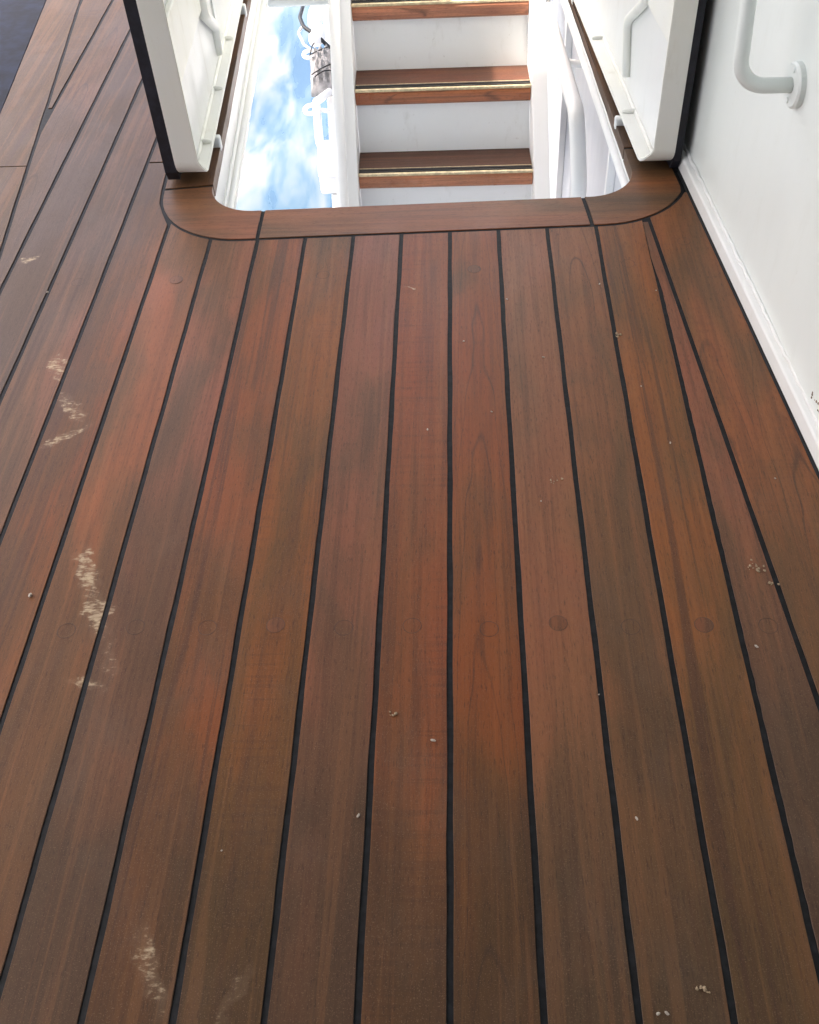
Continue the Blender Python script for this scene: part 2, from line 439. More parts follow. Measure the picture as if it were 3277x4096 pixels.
# margin boards framing the hatch: pieces between INNER and OUTER split at butt joints
def ring_piece(sel_out, sel_in, mat):
    add_plank(sel_out+sel_in[::-1], mat, 'margin_board', dz=.0002)
def cutpath(pts, t0, t1, keyf):
    return [p for p in pts if t0 <= keyf(p) <= t1]
def path_between(pts, f0, f1):
    """points of polyline between arclength-like parameter values given by predicate points f0,f1 (index floats)"""
    n = len(pts)-1; out = []
    def at(t):
        i = min(int(t), n-1); a, b = Vector(pts[i]), Vector(pts[i+1]); v = a.lerp(b, t-i); return (v.x, v.y)
    out.append(at(f0)); out += [pts[i] for i in range(math.ceil(f0+1e-6), math.floor(f1-1e-6)+1)]; out.append(at(f1)); return out
def param_at(pts, key, v, rng):
    for i in range(rng[0], rng[1]):
        a, b = pts[i][key], pts[i+1][key]
        if (a-v)*(b-v) <= 0 and abs(a-b) > 1e-9: return i+(v-a)/(b-a)
n = len(OUTER)-1; mid = n//2
cuts_o = [0.0, param_at(OUTER, 1, 2.455, (0, mid)), param_at(OUTER, 0, -.482, (0, n)), param_at(OUTER, 0, .352, (0, n)), param_at(OUTER, 1, 2.60, (mid, n)), float(n)]
cuts_i = [0.0, param_at(INNER, 1, 2.470, (0, mid)), param_at(INNER, 0, -.482, (0, n)), param_at(INNER, 0, .340, (0, n)), param_at(INNER, 1, 2.60, (mid, n)), float(n)]
def shrink(a, b, pts, g):
    """trim g metres at both ends"""
    p = path_between(pts, a, b)
    def trim(q):
        q = q[:]; d = g
        while len(q) > 2 and (Vector(q[1])-Vector(q[0])).length <= d: d -= (Vector(q[1])-Vector(q[0])).length; q.pop(0)
        v = (Vector(q[1])-Vector(q[0])).normalized()*d; q[0] = (q[0][0]+v.x, q[0][1]+v.y); return q
    return trim(trim(p)[::-1])[::-1]
for i in range(5):
    o = offs(shrink(cuts_o[i], cuts_o[i+1], OUTER, G), G); q = shrink(cuts_i[i], cuts_i[i+1], INNER, G)
    if i == 4: o = [(min(x, xw(y)-.016), y) for x, y in o]
    if i == 3: o = [(min(x, xw(y)-.016), y) for x, y in o]
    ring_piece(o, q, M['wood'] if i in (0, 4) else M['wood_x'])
bm = bmesh.new(); a, b = HL(HFAR)-MW, min(HR(HFAR)+MW, xw(HFAR+.15)-.02)
prism(bm, [(a, HFAR+.002), (b, HFAR+.002), (b, HFAR+MW-G), (a, HFAR+MW-G)], -.035, 0, .001); build('margin_board', bm, M['wood_x'], deck)
# caulking bed under the planks, with the hatch cut out
bm = bmesh.new(); zt = -.0022
prism(bm, ccw([(xBL(Y0)-.002, Y0), (xw(Y0)-.001, Y0)]+[(xw(2.0)-.001, 2.0), (xw(2.0)-.001, 2.19), (xBL(2.19)-.002, 2.19)]), -.03, zt)
ca = [(p[0]-(.001 if p[0] < 0 else -.001), p[1]-.001) for p in INNER]
half = len(ca)//2
near = [(xBL(2.19), 2.19), (xw(2.19)-.001, 2.19)]
left_poly = [(xBL(2.19), 2.19), (ca[half][0], 2.19)]+[ca[i] for i in range(half, -1, -1)]+[(ca[0][0], Y1), (xBL(Y1), Y1)]
right_poly = [(ca[half][0], 2.19), (xw(2.19)-.001, 2.19), (xw(Y1)-.001, Y1), (ca[-1][0], Y1)]+[ca[i] for i in range(len(ca)-1, half-1, -1)]
prism(bm, ccw(left_poly), -.03, zt); prism(bm, ccw(right_poly), -.03, zt)
prism(bm, [(ca[0][0]-.0, HFAR+.003), (ca[-1][0], HFAR+.003), (ca[-1][0], Y1), (ca[0][0], Y1)], -.03, zt)
build('caulking', bm, M['caulk'], deck)
# raised black sealant bead along the wall foot
bm = bmesh.new(); tube(bm, [(xw(y)-.003, y, -.0008) for y in frange(Y0, 2.9, 12)], .004, 8); build('caulking', bm, M['caulk'], deck, True)
# wooden bungs over the bolt heads
def bung(k, y, mat, dx=0, r=.0155):
    p = PLANKS.get(k)
    if p is None: return
    x = (k+.5)*P+dx if not isinstance(k, str) else dx
    bm = bmesh.new(); nn = 28
    rings = [[bm.verts.new((x+rr_*math.cos(2*math.pi*q/nn), y+rr_*math.sin(2*math.pi*q/nn), zz)) for q in range(nn)] for rr_, zz in ((r-.0004, .00045), (r, .00062), (r+.0004, .00045))]
    for a, b in zip(rings, rings[1:]):
        for q in range(nn): bm.faces.new((a[q], a[(q+1) % nn], b[(q+1) % nn], b[q]))
    build('bung_rim', bm, M['rim'], p)
    if mat is M['plug_a']:
        bm = bmesh.new(); disc(bm, (x, y, -.001), (0, 0, 1), r-.0003, .00155, nn, .00008); build('bung', bm, mat, p)
for k, dx, m in ((-6, .0, 'plug_b'), (-5, .0, 'plug_b'), (-4, .005, 'plug_b'), (-3, .002, 'plug_a'), (-2, 0, 'plug_b'), (-1, -.004, 'plug_b'), (0, .006, 'plug_b'), (1, .002, 'plug_a'), (2, .002, 'plug_b'), (3, .003, 'plug_a')):
    bung(k, 1.015+random.uniform(-.006, .006), M[m], dx)
bung(4, 1.012, M['plug_b'], -.012)
for k, m in ((-8, 'plug_b'), (-6, 'plug_a'), (-3, 'plug_b'), (0, 'plug_a'), (3, 'plug_b')):
    bung(k, 2.03+random.uniform(-.01, .03), M[m], random.uniform(-.004, .004))
bung('wall', 2.146, M['plug_b'], .562)

# blue covering outboard of the wood
bm = bmesh.new(); prism(bm, ccw([(xBL(Y0)-.003, Y0), (xBL(Y1)-.003, Y1), (-1.78, Y1), (-1.78, Y0)]), -.06, -.003, .002)
tag(build('blue_deck_covering', bm, M['blue']), kind='structure')
# steel slab of the deck: everything except the hatch
bm = bmesh.new(); zs0, zs1 = -.075, -.037
T_ = .022
box(bm, -1.78, .66, -1.6, HN(0)-.30, zs0, zs1)
box(bm, -1.78, -.80, HN(0)-.30, 7.5, zs0, zs1)
box(bm, -.80, .45, HFAR+.02, 7.5, zs0, zs1)
o = build('deck_slab', bm, M['lower_white']); tag(o, kind='structure')

# ------------------------------------------------------------------ hatch trunk lining (white steel under the wood edge)
trunk = empty('hatch_lining', (INNER[0][0], HFAR, -.04)); tag(trunk, 'white steel lining with rounded lower lip inside the stair opening', 'hatch lining')
def loft(bm, rows):
    V = [[bm.verts.new(p) for p in r] for r in rows]
    for a, b in zip(V, V[1:]):
        for i in range(len(a)-1): bm.faces.new((a[i], a[i+1], b[i+1], b[i]))
def lining(pts, d0, zbot, name):
    bm = bmesh.new()
    A = offs(pts, d0); B = offs(pts, d0-.012)
    rows = [[(x, y, -.004) for x, y in A], [(x, y, zbot) for x, y in A], [(x, y, zbot) for x, y in B], [(x, y, -.004) for x, y in B], [(x, y, -.004) for x, y in A]]
    loft(bm, rows); return build(name, bm, M['white'], trunk)
il = len(INNER)
left_side = INNER[:il//2-2]; right_side = INNER[il//2+2:]
# inside normal: left side runs far->near, so +normal points to the hatch interior
lining(left_side, -.002, -.172, 'side_plate'); lining(right_side, -.002, -.070, 'side_plate')
lining([INNER[il//2-3], INNER[il//2+2]], -.002, -.075, 'near_plate')
def lip(pts, d, z, r, name='rounded_lip'):
    bm = bmesh.new(); Q = offs(pts, d); tube(bm, [(x, y, z) for x, y in Q], r, 12); build(name, bm, M['white'], trunk, True)
lip(left_side[:-8], .006, -.160, .015); lip(left_side[:-8], .002, -.118, .006, 'weld_bead')
lip(right_side[8:], .004, -.062, .012)
bm = bmesh.new(); box(bm, INNER[0][0]-.01, INNER[-1][0]+.01, HFAR-.012, HFAR, -.255, -.004); build('far_plate', bm, M['white'], trunk)
bm = bmesh.new(); tube(bm, [(INNER[0][0], HFAR-.014, -.246), (-.42, HFAR-.014, -.246)], .014, 12); build('rounded_lip', bm, M['white'], trunk, True)

# ------------------------------------------------------------------ bulwarks beside the opening
def bulwark(side, label):
    """side -1 left, +1 right: outer plate with an inward flange all round, navy skin outside"""
    yn, yf, zb, zt_ = 2.452, 4.75, (.030 if side < 0 else .022), 1.02
    sl_ = -.055 if side < 0 else -.080
    xin = (lambda y: -.642+sl_*(y-2.45)) if side < 0 else (lambda y: .496+sl_*(y-2.456))
    D = .078 if side < 0 else .082; PD = .036 if side < 0 else .044; DN = .016 if side < 0 else .028
    s = side
    root = empty('bulwark', (xin(yn)+s*D, yn, 0)); tag(root, label, 'bulwark')
    X = lambda y, d: xin(y)+s*d           # d measured outward from the inner edge of the flange
    # outline of plate in (y,z) with rounded near-bottom corner
    rad = .05
    out = [(p.x, p.y) for p in fillet([Vector((yn, zt_, 0)), Vector((yn, zb, 0)), Vector((yf, zb, 0))], rad, 8)]
    def offset_in(pts, d):
        r_ = []
        for i in range(len(pts)):
            a = Vector(pts[max(i-1, 0)]); b = Vector(pts[min(i+1, len(pts)-1)]); t = (b-a).normalized(); nrm = Vector((-t.y, t.x))
            r_.append((pts[i][0]+nrm.x*d, pts[i][1]+nrm.y*d))
        return r_
    # plate
    bm = bmesh.new()
    ring = offset_in(out, .0085)+[(yf, zt_)]
    A = [bm.verts.new((X(y, PD), y, z)) for y, z in ring]; B = [bm.verts.new((X(y, PD+.008), y, z)) for y, z in ring]
    m_ = len(ring)
    for i in range(m_): bm.faces.new((A[i], A[(i+1) % m_], B[(i+1) % m_], B[i]))
    bm.faces.new(A); bm.faces.new(B[::-1]); build('plate', bm, M['white'], root)
    # flange wrapping near edge and bottom
    ins = offset_in(out, .009)
    bm = bmesh.new(); d0, d1 = 0, D
    rows = []
    for i in range(len(out)):
        (y, z), (yi, zi) = out[i], ins[i]
        u_ = min(1, max(0, (z-zb)/.06)); d0 = DN*u_*u_*(3-2*u_)
        rows.append([(X(y, d0), y, z), (X(y, d1), y, z), (X(yi, d1), yi, zi), (X(yi, d0), yi, zi), (X(y, d0), y, z)])
    V = [[bm.verts.new(p) for p in r[:4]] for r in rows]
    for a, b in zip(V, V[1:]):
        for i in range(4): bm.faces.new((a[i], a[(i+1) % 4], b[(i+1) % 4], b[i]))
    bm.faces.new(V[0]); bm.faces.new(V[-1][::-1])
    bmesh.ops.recalc_face_normals(bm, faces=bm.faces[:])
    bmesh.ops.bevel(bm, geom=[e for e in bm.edges if e.calc_face_angle(0) > .8], offset=.0022, segments=2, affect='EDGES')
    o = build('flange', bm, M['cream'], root, True); o.data.set_sharp_from_angle(angle=.6)
    # weld fillet where the bottom flange meets the plate
    bm = bmesh.new(); tube(bm, [(X(y, PD-.002), y, zb+.011) for y in frange(yn+.05, yf, 30)], .006, 8); build('weld_bead', bm, M['cream'], root, True)
    # small welded lumps along the bottom flange
    for yy in ((2.63, 2.95, 3.3) if s < 0 else (2.74, 3.22, 3.6)):
        bm = bmesh.new(); bmesh.ops.create_uvsphere(bm, u_segments=14, v_segments=9, radius=1, matrix=Matrix.Translation((X(yy, PD*.55), yy, zb+.012)) @ Matrix.Diagonal((PD*.45, .007, .008, 1)))
        build('weld_lump', bm, M['cream'], root, True)
    # navy skin on the outside
    bm = bmesh.new()
    e0, e1 = D+.0005, D+(.033 if s < 0 else .021)
    zk = .014 if s < 0 else .004; ring = [(yn+.012, zt_), (yn+.012, zk+.03), (yn+.03, zk), (yf, zk), (yf, zt_)]
    A = [bm.verts.new((X(y, e0), y, z)) for y, z in ring]; B = [bm.verts.new((X(y, e1), y, z)) for y, z in ring]
    for i in range(5): bm.faces.new((A[i], A[(i+1) % 5], B[(i+1) % 5], B[i]))
    bm.faces.new(A); bm.faces.new(B[::-1]); build('outer_skin', bm, M['navy'], root)
    # lugs that carry the bulwark off the hatch lining
    for yy in ((2.685, 3.6) if s < 0 else (2.735, 3.6)):
        bm = bmesh.new(); edge = HL(yy) if s < 0 else HR(yy)
        xa, xb = sorted((edge-s*.004, X(yy, .03)))
        box(bm, xa, xb, yy-.011, yy+.011, -.012, zb); bevel(bm, .005); build('support_lug', bm, M['white'], root)
    # box rail high on the plate and the cranked pipe
    zr = .272 if s < 0 else .330
    bm = bmesh.new(); ya, yb = yn+.0095, (2.93 if s < 0 else 2.72)
    vs_ = [bm.verts.new((X(y, d), y, z)) for z in (zr, zr+.16) for y, d in ((ya, DN+.003), (ya, PD-.0005), (yb, PD-.0005), (yb, DN+.003))]
    for f in ((3, 2, 1, 0), (4, 5, 6, 7), (0, 1, 5, 4), (1, 2, 6, 5), (2, 3, 7, 6), (3, 0, 4, 7)): bm.faces.new([vs_[i] for i in f])
    bevel(bm, .004); build('box_rail', bm, M['cream'], root)
    if s < 0: pth = [(X(2.975, .022), 2.975, .62), (X(2.965, .022), 2.965, .25), (X(3.14, .028), 3.14, .145), (X(3.15, .036), 3.15, .06)]
    else: pth = [(X(2.70, .030), 2.70, .40), (X(2.72, .030), 2.72, .335), (X(2.91, .034), 2.91, .21), (X(2.86, .037), 2.86, .075)]
    bm = bmesh.new(); tube(bm, fillet(pth, .035, 6), .0155 if s < 0 else .0125, 14); build('cranked_pipe', bm, M['cream'], root, True)
    if s < 0:
        bm = bmesh.new()
        vs_ = [bm.verts.new((X(y, d), y, z)) for z in (zb+.02, .40) for y, d in ((3.19, PD-.006), (3.19, PD-.0005), (3.215, PD-.0005), (3.215, PD-.006))]
        for f in ((3, 2, 1, 0), (4, 5, 6, 7), (0, 1, 5, 4), (1, 2, 6, 5), (2, 3, 7, 6), (3, 0, 4, 7)): bm.faces.new([vs_[i] for i in f])
        build('stiffener', bm, M['white'], root)
    # top rail
    bm = bmesh.new(); tube(bm, [(X(yn+.01, D*.55), yn+.01, zt_+.02), (X(yf, D*.55), yf, zt_+.02)], .03, 14); build('top_rail', bm, M['white'], root, True)
    return root
bulwark(-1, 'white flanged steel bulwark with dark edge along the open left side of the stairwell')
bulwark(1, 'white flanged steel bulwark standing close to the white wall, right of the stairwell')

# ------------------------------------------------------------------ deckhouse wall
wall = empty('deckhouse_wall', (xw(2.4), 2.4, 0)); tag(wall, 'white painted steel wall with welded foot bar running beside the planks', 'wall')
bm = bmesh.new(); ysw = frange(-1.6, 9, 40); zsw = frange(.0, 2.62, 16)
rnd_ = random.Random(3)
rows = []
for z in zsw:
    rows.append([(xw(y)+WS+.0025*math.sin(y*3.1+z*2.3)+.002*math.sin(y*7.7-z*4.1), y, z) for y in ysw])
loft(bm, rows); loft(bm, [[(xw(y)+WS+.02, y, z) for y in ysw] for z in (0, 2.62)])
build('wall_plate', bm, M['wallpaint'], wall, True)
bm = bmesh.new()
prof = [(0, 0), (.0005, .034), (.002, .0365), (.004, .038), (WS+.004, .044), (WS+.004, 0)]
rows = [[(xw(y)+a, y, b) for a, b in prof] for y in (-1.6, .5, 2.0, 2.5, 4, 9)]
loft(bm, rows); build('foot_bar', bm, M['white'], wall)
bm = bmesh.new(); pts = []
for y in frange(-1.6, 5, 330):
    pts.append((xw(y)+WS-.002+.0010*math.sin(y*90)+rnd_.uniform(-.0012, .0012), y, .045+rnd_.uniform(-.0012, .0012)))
tube(bm, pts, .0045, 8); build('weld_bead', bm, M['white'], wall, True)
bm = bmesh.new(); tube(bm, [(xw(1.47)+WS-.001, 1.475-.0*i, .08+i*.12) for i in range(22)], .003, 6); build('weld_seam', bm, M['wallpaint'], wall, True)
bm = bmesh.new()
for i in range(14):
    yy = 1.495+rnd_.gauss(0, .016); zz = .060+abs(rnd_.gauss(0, .010)); r_ = rnd_.uniform(.0012, .004)
    bmesh.ops.create_icosphere(bm, subdivisions=1, radius=r_, matrix=Matrix.Translation((xw(yy)+WS-.002, yy, zz)))
build('rust_patch', bm, M['rust'], wall, True)

# handrail on that wall
hr = empty('wall_handrail', (xw(1.9)+WS, 1.9, .5)); tag(hr, 'white pipe handrail turning into a round flange on the white wall', 'handrail')
wn = Vector((-1, -.085, 0)).normalized()
fc = Vector((xw(1.915)+WS, 1.915, .488))
a0 = fc+wn*.112+Vector((0, .012, 0))
bm = bmesh.new(); tube(bm, fillet([a0+Vector((-.008, .12, .62)), a0, fc+wn*.004], .05, 9), .0145, 18); build('rail_pipe', bm, M['wallpaint'], hr, True)
bm = bmesh.new(); disc(bm, fc+wn*-.003, wn, .042, .016, 32, .004); build('round_flange', bm, M['wallpaint'], hr)
for k_ in range(2):
    bm = bmesh.new(); disc(bm, fc+wn*.010+Vector((0, .0, (.029, -.029)[k_])), wn, .006, .005, 10, .0015); build('screw_head', bm, M['wallpaint'], hr)

# ------------------------------------------------------------------ staircase
GO, RI = .2135, .2475
SY, SZ = 3.978, -.466                     # front edge of the middle tread in view
sx = lambda y: -.03*(y-3.98)
st = empty('staircase', (sx(2.0)-.03, 2.1, -2.7)); tag(st, 'steep stairs with teak treads, brass nosings and white risers in the opening', 'stairs')
XL, XR = -.388, .312
def strip(bm, prof, y0, xa=XL, xb=XR):
    A = [bm.verts.new((xa+sx(y0+p[0]), y0+p[0], p[1])) for p in prof]; B = [bm.verts.new((xb+sx(y0+p[0]), y0+p[0]-.006, p[1])) for p in prof]
    n_ = len(prof)
    for i in range(n_): bm.faces.new((A[i], A[(i+1) % n_], B[(i+1) % n_], B[i]))
    bm.faces.new(A[::-1]); bm.faces.new(B)
for i in range(-8, 2):
    y = SY+i*GO; z = SZ+i*RI
    bm = bmesh.new(); strip(bm, [(.055, z-.056), (.20, z-.056), (.20, z), (.055, z)], y); tr = build('tread', bm, M['tread'], st)
    bm = bmesh.new(); fr = [(.0545, z-.068), (.0545, z-.001)]
    for q in range(9):
        a = math.pi/2+q*math.pi/8
        fr.append((.024+.026*math.cos(a), (z-.026 if q < 4.5 else z-.042)+.025*math.sin(a)))
    strip(bm, fr, y); build('bullnose', bm, M['nosing_lit'], tr, False)
    bm = bmesh.new(); strip(bm, [(.0060, z-.0095), (.0035, z-.006), (.006, z+.0008), (.014, z+.003), (.014, z+.0005), (.009, z-.006)], y, XL-.001, XR+.001); build('brass_edge', bm, M['brass'], tr)
    for q in range(2):
        bm = bmesh.new(); ya = .0175+q*.016; strip(bm, [(ya, z-.002), (ya+.012, z-.002), (ya+.011, z+.004), (ya+.001, z+.004)], y, XL+.001, XR-.001); build('grip_strip', bm, M['rubber'], tr)
    bm = bmesh.new(); strip(bm, [(.048, z-.002), (.052, z-.002), (.052, z+.0025), (.048, z+.0025)], y); build('brass_edge', bm, M['brass'], tr)
    # riser standing on this tread's back edge, under the next tread
    bm = bmesh.new(); strip(bm, [(.186, z+.0008), (.1985, z+.0008), (.252, z+RI-.058), (.240, z+RI-.058)], y); build('riser', bm, M['riser'], st)
sl_ang = RI/GO
def stringer(xa, xb, lo, hi, name='stringer', mat=M['lower_white']):
    bm = bmesh.new(); ya, yb = 2.02, 4.318
    prof = [(ya, SZ+(ya-SY)*sl_ang+lo), (ya, SZ+(ya-SY)*sl_ang+hi), (yb, SZ+(yb-SY)*sl_ang+hi), (yb, SZ+(yb-SY)*sl_ang+lo)]
    A = [bm.verts.new((xa+sx(p[0]), p[0], p[1])) for p in prof]; B = [bm.verts.new((xb+sx(p[0]), p[0], p[1])) for p in prof]
    for i in range(4): bm.faces.new((A[i], A[(i+1) % 4], B[(i+1) % 4], B[i]))
    bm.faces.new(A[::-1]); bm.faces.new(B); bevel(bm, .003); return build(name, bm, mat, st)
stringer(-.432, XL-.002, -.26, .045); stringer(XR+.002, .375, -.26, .045)
bm = bmesh.new(); f_ = lambda y: SZ+(y-SY)*sl_ang+.085
tube(bm, [(-.452+sx(y), y, f_(y)) for y in frange(2.3, 4.25, 6)], .0225, 14); build('handrail', bm, M['lower_white'], st, True)
for yy in (2.6, 3.1, 3.62, 4.1):
    bm = bmesh.new(); tube(bm, [(-.452+sx(yy), yy, f_(yy)), (-.452+sx(yy), yy, f_(yy)-.075), (-.428+sx(yy), yy, f_(yy)-.085)], .010, 10); build('rail_bracket', bm, M['lower_white'], st, True)

# pipe rail on the right of the stairs
pr_ = empty('pipe_rail', (.42, 3.12, -2.7)); tag(pr_, 'thick white bent pipe rail right of the stairs under the bulwark', 'pipe rail')
bm = bmesh.new()
tube(bm, fillet([(.352, 4.55, -.26), (.383, 3.95, -.242), (.413, 3.24, -.215), (.425, 3.12, -.40), (.43, 3.11, -2.7)], .10, 9), .0265, 18); build('rail_pipe', bm, M['lower_white'], pr_, True)
bm = bmesh.new(); tube(bm, [(.395, 3.70, -.25), (.56, 3.70, -.28)], .014, 10); build('wall_bracket', bm, M['lower_white'], pr_, True)

# ------------------------------------------------------------------ lower deck and its surroundings
bm = bmesh.new(); box(bm, -.62, .9, -.5, 12, -2.80, -2.7, lambda y: -.104*(y-4.83)); tag(build('lower_deck', bm, M['grey_paint']), kind='structure')
lw = empty('lower_wall', (.55, 3.5, -2.7)); tag(lw, 'pale grey lower deck wall seen past the pipe rail through the opening', 'wall')
bm = bmesh.new(); box(bm, .56, .60, 1.6, 7, -2.7, -.08, lambda y: -.06*(y-2.4)); build('wall_plate', bm, M['lavender'], lw)
for yy in (3.02, 4.0):
    bm = bmesh.new(); box(bm, .535, .559, yy-.012, yy+.012, -2.7, -.085, lambda y: -.06*(y-2.4)); build('stiffener', bm, M['lower_white'], lw)

bx = lambda y: -.653-.104*(y-4.83)        # outboard edge of the lower bulwark cap
sb = empty('ship_side_rail', (bx(6), 6, -2.7)); tag(sb, 'sunlit white guard rail at the ship side below, left of the stairs', 'guard rail')
bm = bmesh.new(); box(bm, 0, .10, 1.0, 13, -1.53, -1.49, bx); bevel(bm, .008); build('cap_rail', bm, M['lower_white'], sb)
for q in range(11):
    yy = 1.6+q*1.05; bm = bmesh.new(); tube(bm, [(bx(yy)+.045, yy, -2.70), (bx(yy)+.045, yy, -1.53)], .022, 10); build('stanchion', bm, M['lower_white'], sb, True)
for zz in (-1.85, -2.2, -2.5):
    bm = bmesh.new(); tube(bm, [(bx(1)+.045, 1.0, zz), (bx(13)+.045, 13, zz)], .014, 8); build('guard_wire', bm, M['lower_white'], sb, True)
bm = bmesh.new(); box(bm, .0, .03, -2, 16, -11.9, -2.72, bx); build('hull_plate', bm, M['lower_white'], sb)

# gear along that bulwark
def gp(cx_, cy_):                          # handy table lookup: measured plan positions on the cap, in metres
    return cx_, cy_
lk = empty('gear_box', (bx(5.2)-.04, 5.1, -1.49)); tag(lk, 'small white box on the lower rail cap, nearest the wooden edge', 'box')
bm = bmesh.new(); box(bm, -.055, .06, 4.95, 5.30, -1.488, -1.36, bx); bevel(bm, .018, 3); build('box_body', bm, M['lower_white'], lk)
bm = bmesh.new(); box(bm, -.058, .063, 4.945, 5.305, -1.385, -1.355, bx); bevel(bm, .008, 2); build('box_lid', bm, M['lower_white'], lk)
rl = empty('guard_pipe', (bx(5.6), 5.6, -1.49)); tag(rl, 'white bent guard pipe over the sea between box and grey bundle', 'pipe')
bm = bmesh.new(); tube(bm, fillet([(bx(5.35)+.02, 5.35, -1.49), (bx(5.42)-.055, 5.45, -1.45), (bx(5.95)-.065, 5.95, -1.45), (bx(6.05)+.02, 6.08, -1.45)], .05, 5), .024, 12); build('pipe', bm, M['lower_white'], rl, True)
for yy, lab in ((5.86, 'lower white ring eyelet beside the guard pipe over the sea'), (6.62, 'upper white ring eyelet at the corner of the grey bundle')):
    e = empty('ring_eyelet', (bx(yy), yy, -1.47)); tag(e, lab, 'eyelet', 'ring eyelets on the lower rail')
    bm = bmesh.new(); c = Vector((bx(yy)-.098, yy, -1.45)); pts = [c+Vector((.036*math.cos(a), .055*math.sin(a), .0)) for a in frange(0, 2*math.pi, 20)]
    tube(bm, pts, .013, 8, False); build('ring', bm, M['lower_white'], e, True)
    bm = bmesh.new(); tube(bm, [c+Vector((.036, 0, 0)), (bx(yy)+.02, yy, -1.47)], .013, 8); build('shank', bm, M['lower_white'], e, True)
cb = empty('canvas_bundle', (bx(6.4), 6.4, -1.49)); tag(cb, 'grey lashed canvas bundle on the lower rail between the two rings', 'bundle')
bm = bmesh.new(); bmesh.ops.create_grid(bm, x_segments=10, y_segments=16, size=.5)
for v in bm.verts:
    x, y = v.co.x, v.co.y; yy = 6.36+y*.52
    v.co = (bx(yy)+x*.19, yy, -1.47+.10*(1-(2*x)**4)*(1-(2*y)**6)+.018*math.sin(x*31+y*13)+.012*math.sin(y*41-x*7))
g = bmesh.ops.extrude_face_region(bm, geom=bm.faces[:]); 
for v in [q for q in g['geom'] if isinstance(q, bmesh.types.BMVert)]: v.co.z = -1.489
build('canvas', bm, M['canvas'], cb, True)
for a, b in (((-.08, 6.15), (.09, 6.32)), ((-.09, 6.42), (.09, 6.56)), ((-.06, 6.12), (.03, 6.20)), ((-.085, 6.44), (-.075, 6.60))):
    bm = bmesh.new(); pts = [(bx(a[1])+a[0]+(b[0]-a[0])*t, a[1]+(b[1]-a[1])*t, -1.372+.012*math.sin(t*math.pi)) for t in frange(0, 1, 8)]
    tube(bm, pts, .0042, 6); build('lashing', bm, M['rubber'], cb, True)
for yy, ln, lab in ((6.83, .13, 'smaller white fender on the lower rail next to the grey bundle'), (7.2, .22, 'longer white fender on the lower rail inside the black cable loop')):
    bm = bmesh.new(); pts = [(bx(yy)-.055+.035*t, yy-ln+2*ln*t, -1.42) for t in frange(0, 1, 10)]
    tube(bm, pts, .055, 12, True, lambda t: max(.18, math.sin(math.pi*(.05+.9*t))**.6)); tag(build('fender', bm, M['lower_white'], None, True), lab, 'fender', 'fenders on the lower rail')
bm = bmesh.new(); pts = [(bx(7.45)-.02, 7.5, -1.44), (bx(7.3)-.11, 7.25, -1.36), (bx(7)-.145, 6.98, -1.36), (bx(6.9)-.12, 6.85, -1.37), (bx(6.78)-.03, 6.76, -1.40), (bx(6.75)+.05, 6.74, -1.48)]
tube(bm, fillet(pts, .12, 6), .013, 10); tag(build('cable', bm, M['cable'], None, True), 'black cable looped outboard over the white fenders', 'cable')
bm = bmesh.new(); pts = [(bx(6.95)-.13, 6.95, -1.40), (bx(6.85)-.165, 6.86, -1.41), (bx(6.7)-.13, 6.70, -1.42), (bx(6.55)-.04, 6.5, -1.40), (bx(6.4), 6.45, -1.37)]
tube(bm, fillet(pts, .08, 5), .009, 8); tag(build('rope', bm, M['rope'], None, True), 'thin grey rope running from the black cable to the canvas bundle', 'rope')

# ------------------------------------------------------------------ overhead deck that shades the passage
bm = bmesh.new(); box(bm, -3.4, 1.2, -4.0, 4.4, 2.62, 2.75); tag(build('overhead_deck', bm, M['roof']), kind='structure')

bm = bmesh.new(); box(bm, -3.3, .9, -.95, -.85, -.05, 2.61); tag(build('unseen_shade_wall', bm, M['shade_wall']), kind='structure')  # unseen wall added behind the camera to darken the near deck
# ------------------------------------------------------------------ sea
def seamat():
    k = NB('sea_water'); geo = k.n('ShaderNodeNewGeometry').outputs['Position']
    a = k.noise(k.map(geo, (1.05, .30, .3), rot=(0, 0, -.25)), 1, 3, .45, .7)
    b = k.noise(k.map(geo, (4.2, 1.5, 1), rot=(0, 0, -.5)), 1, 4, .55, .5)
    side = k.n('ShaderNodeSeparateXYZ'); k.l(geo, side.inputs[0])
    f = k.math('ADD', k.math('MULTIPLY', a, .88), k.math('MULTIPLY', b, .12))
    f = k.math('ADD', f, k.ss(k.math('MULTIPLY_ADD', side.outputs[1], .104, side.outputs[0]), -3.0, -1.0, .08, -.08))
    col = k.mix(k.ss(f, .36, .52), (.032, .066, .110), (.048, .086, .122))
    col = k.mix(k.ss(f, .43, .70, 0, 1), col, (.120, .130, .134))
    k.set(Base_Color=col, Roughness=k.ss(f, .4, .6, .25, .7)); k.b.inputs['IOR'].default_value = 1.33
    k.bump(k.math('ADD', k.math('MULTIPLY', a, .8), k.math('MULTIPLY', b, .3)), .05, .3)
    return k.m
bm = bmesh.new(); N_ = 110
def sp(i): t = (i/N_*2-1); return math.copysign((math.sinh(abs(t)*7.6)/math.sinh(7.6))*6000, t)
rows = []
for j in range(N_+1):
    row = []
    for i in range(N_+1):
        x, y = sp(i)-7, sp(j)+26; d = math.hypot(x, y); a = 1/(1+d/200)
        row.append((x, y, -12+a*(.22*math.sin(x*.55+y*.25)+.15*math.sin(x*.9-y*.6+1)+.09*math.sin(y*1.4+x*.4))))
    rows.append(row)
loft(bm, rows); o = build('sea', bm, seamat(), None, True, False); tag(o, kind='structure')

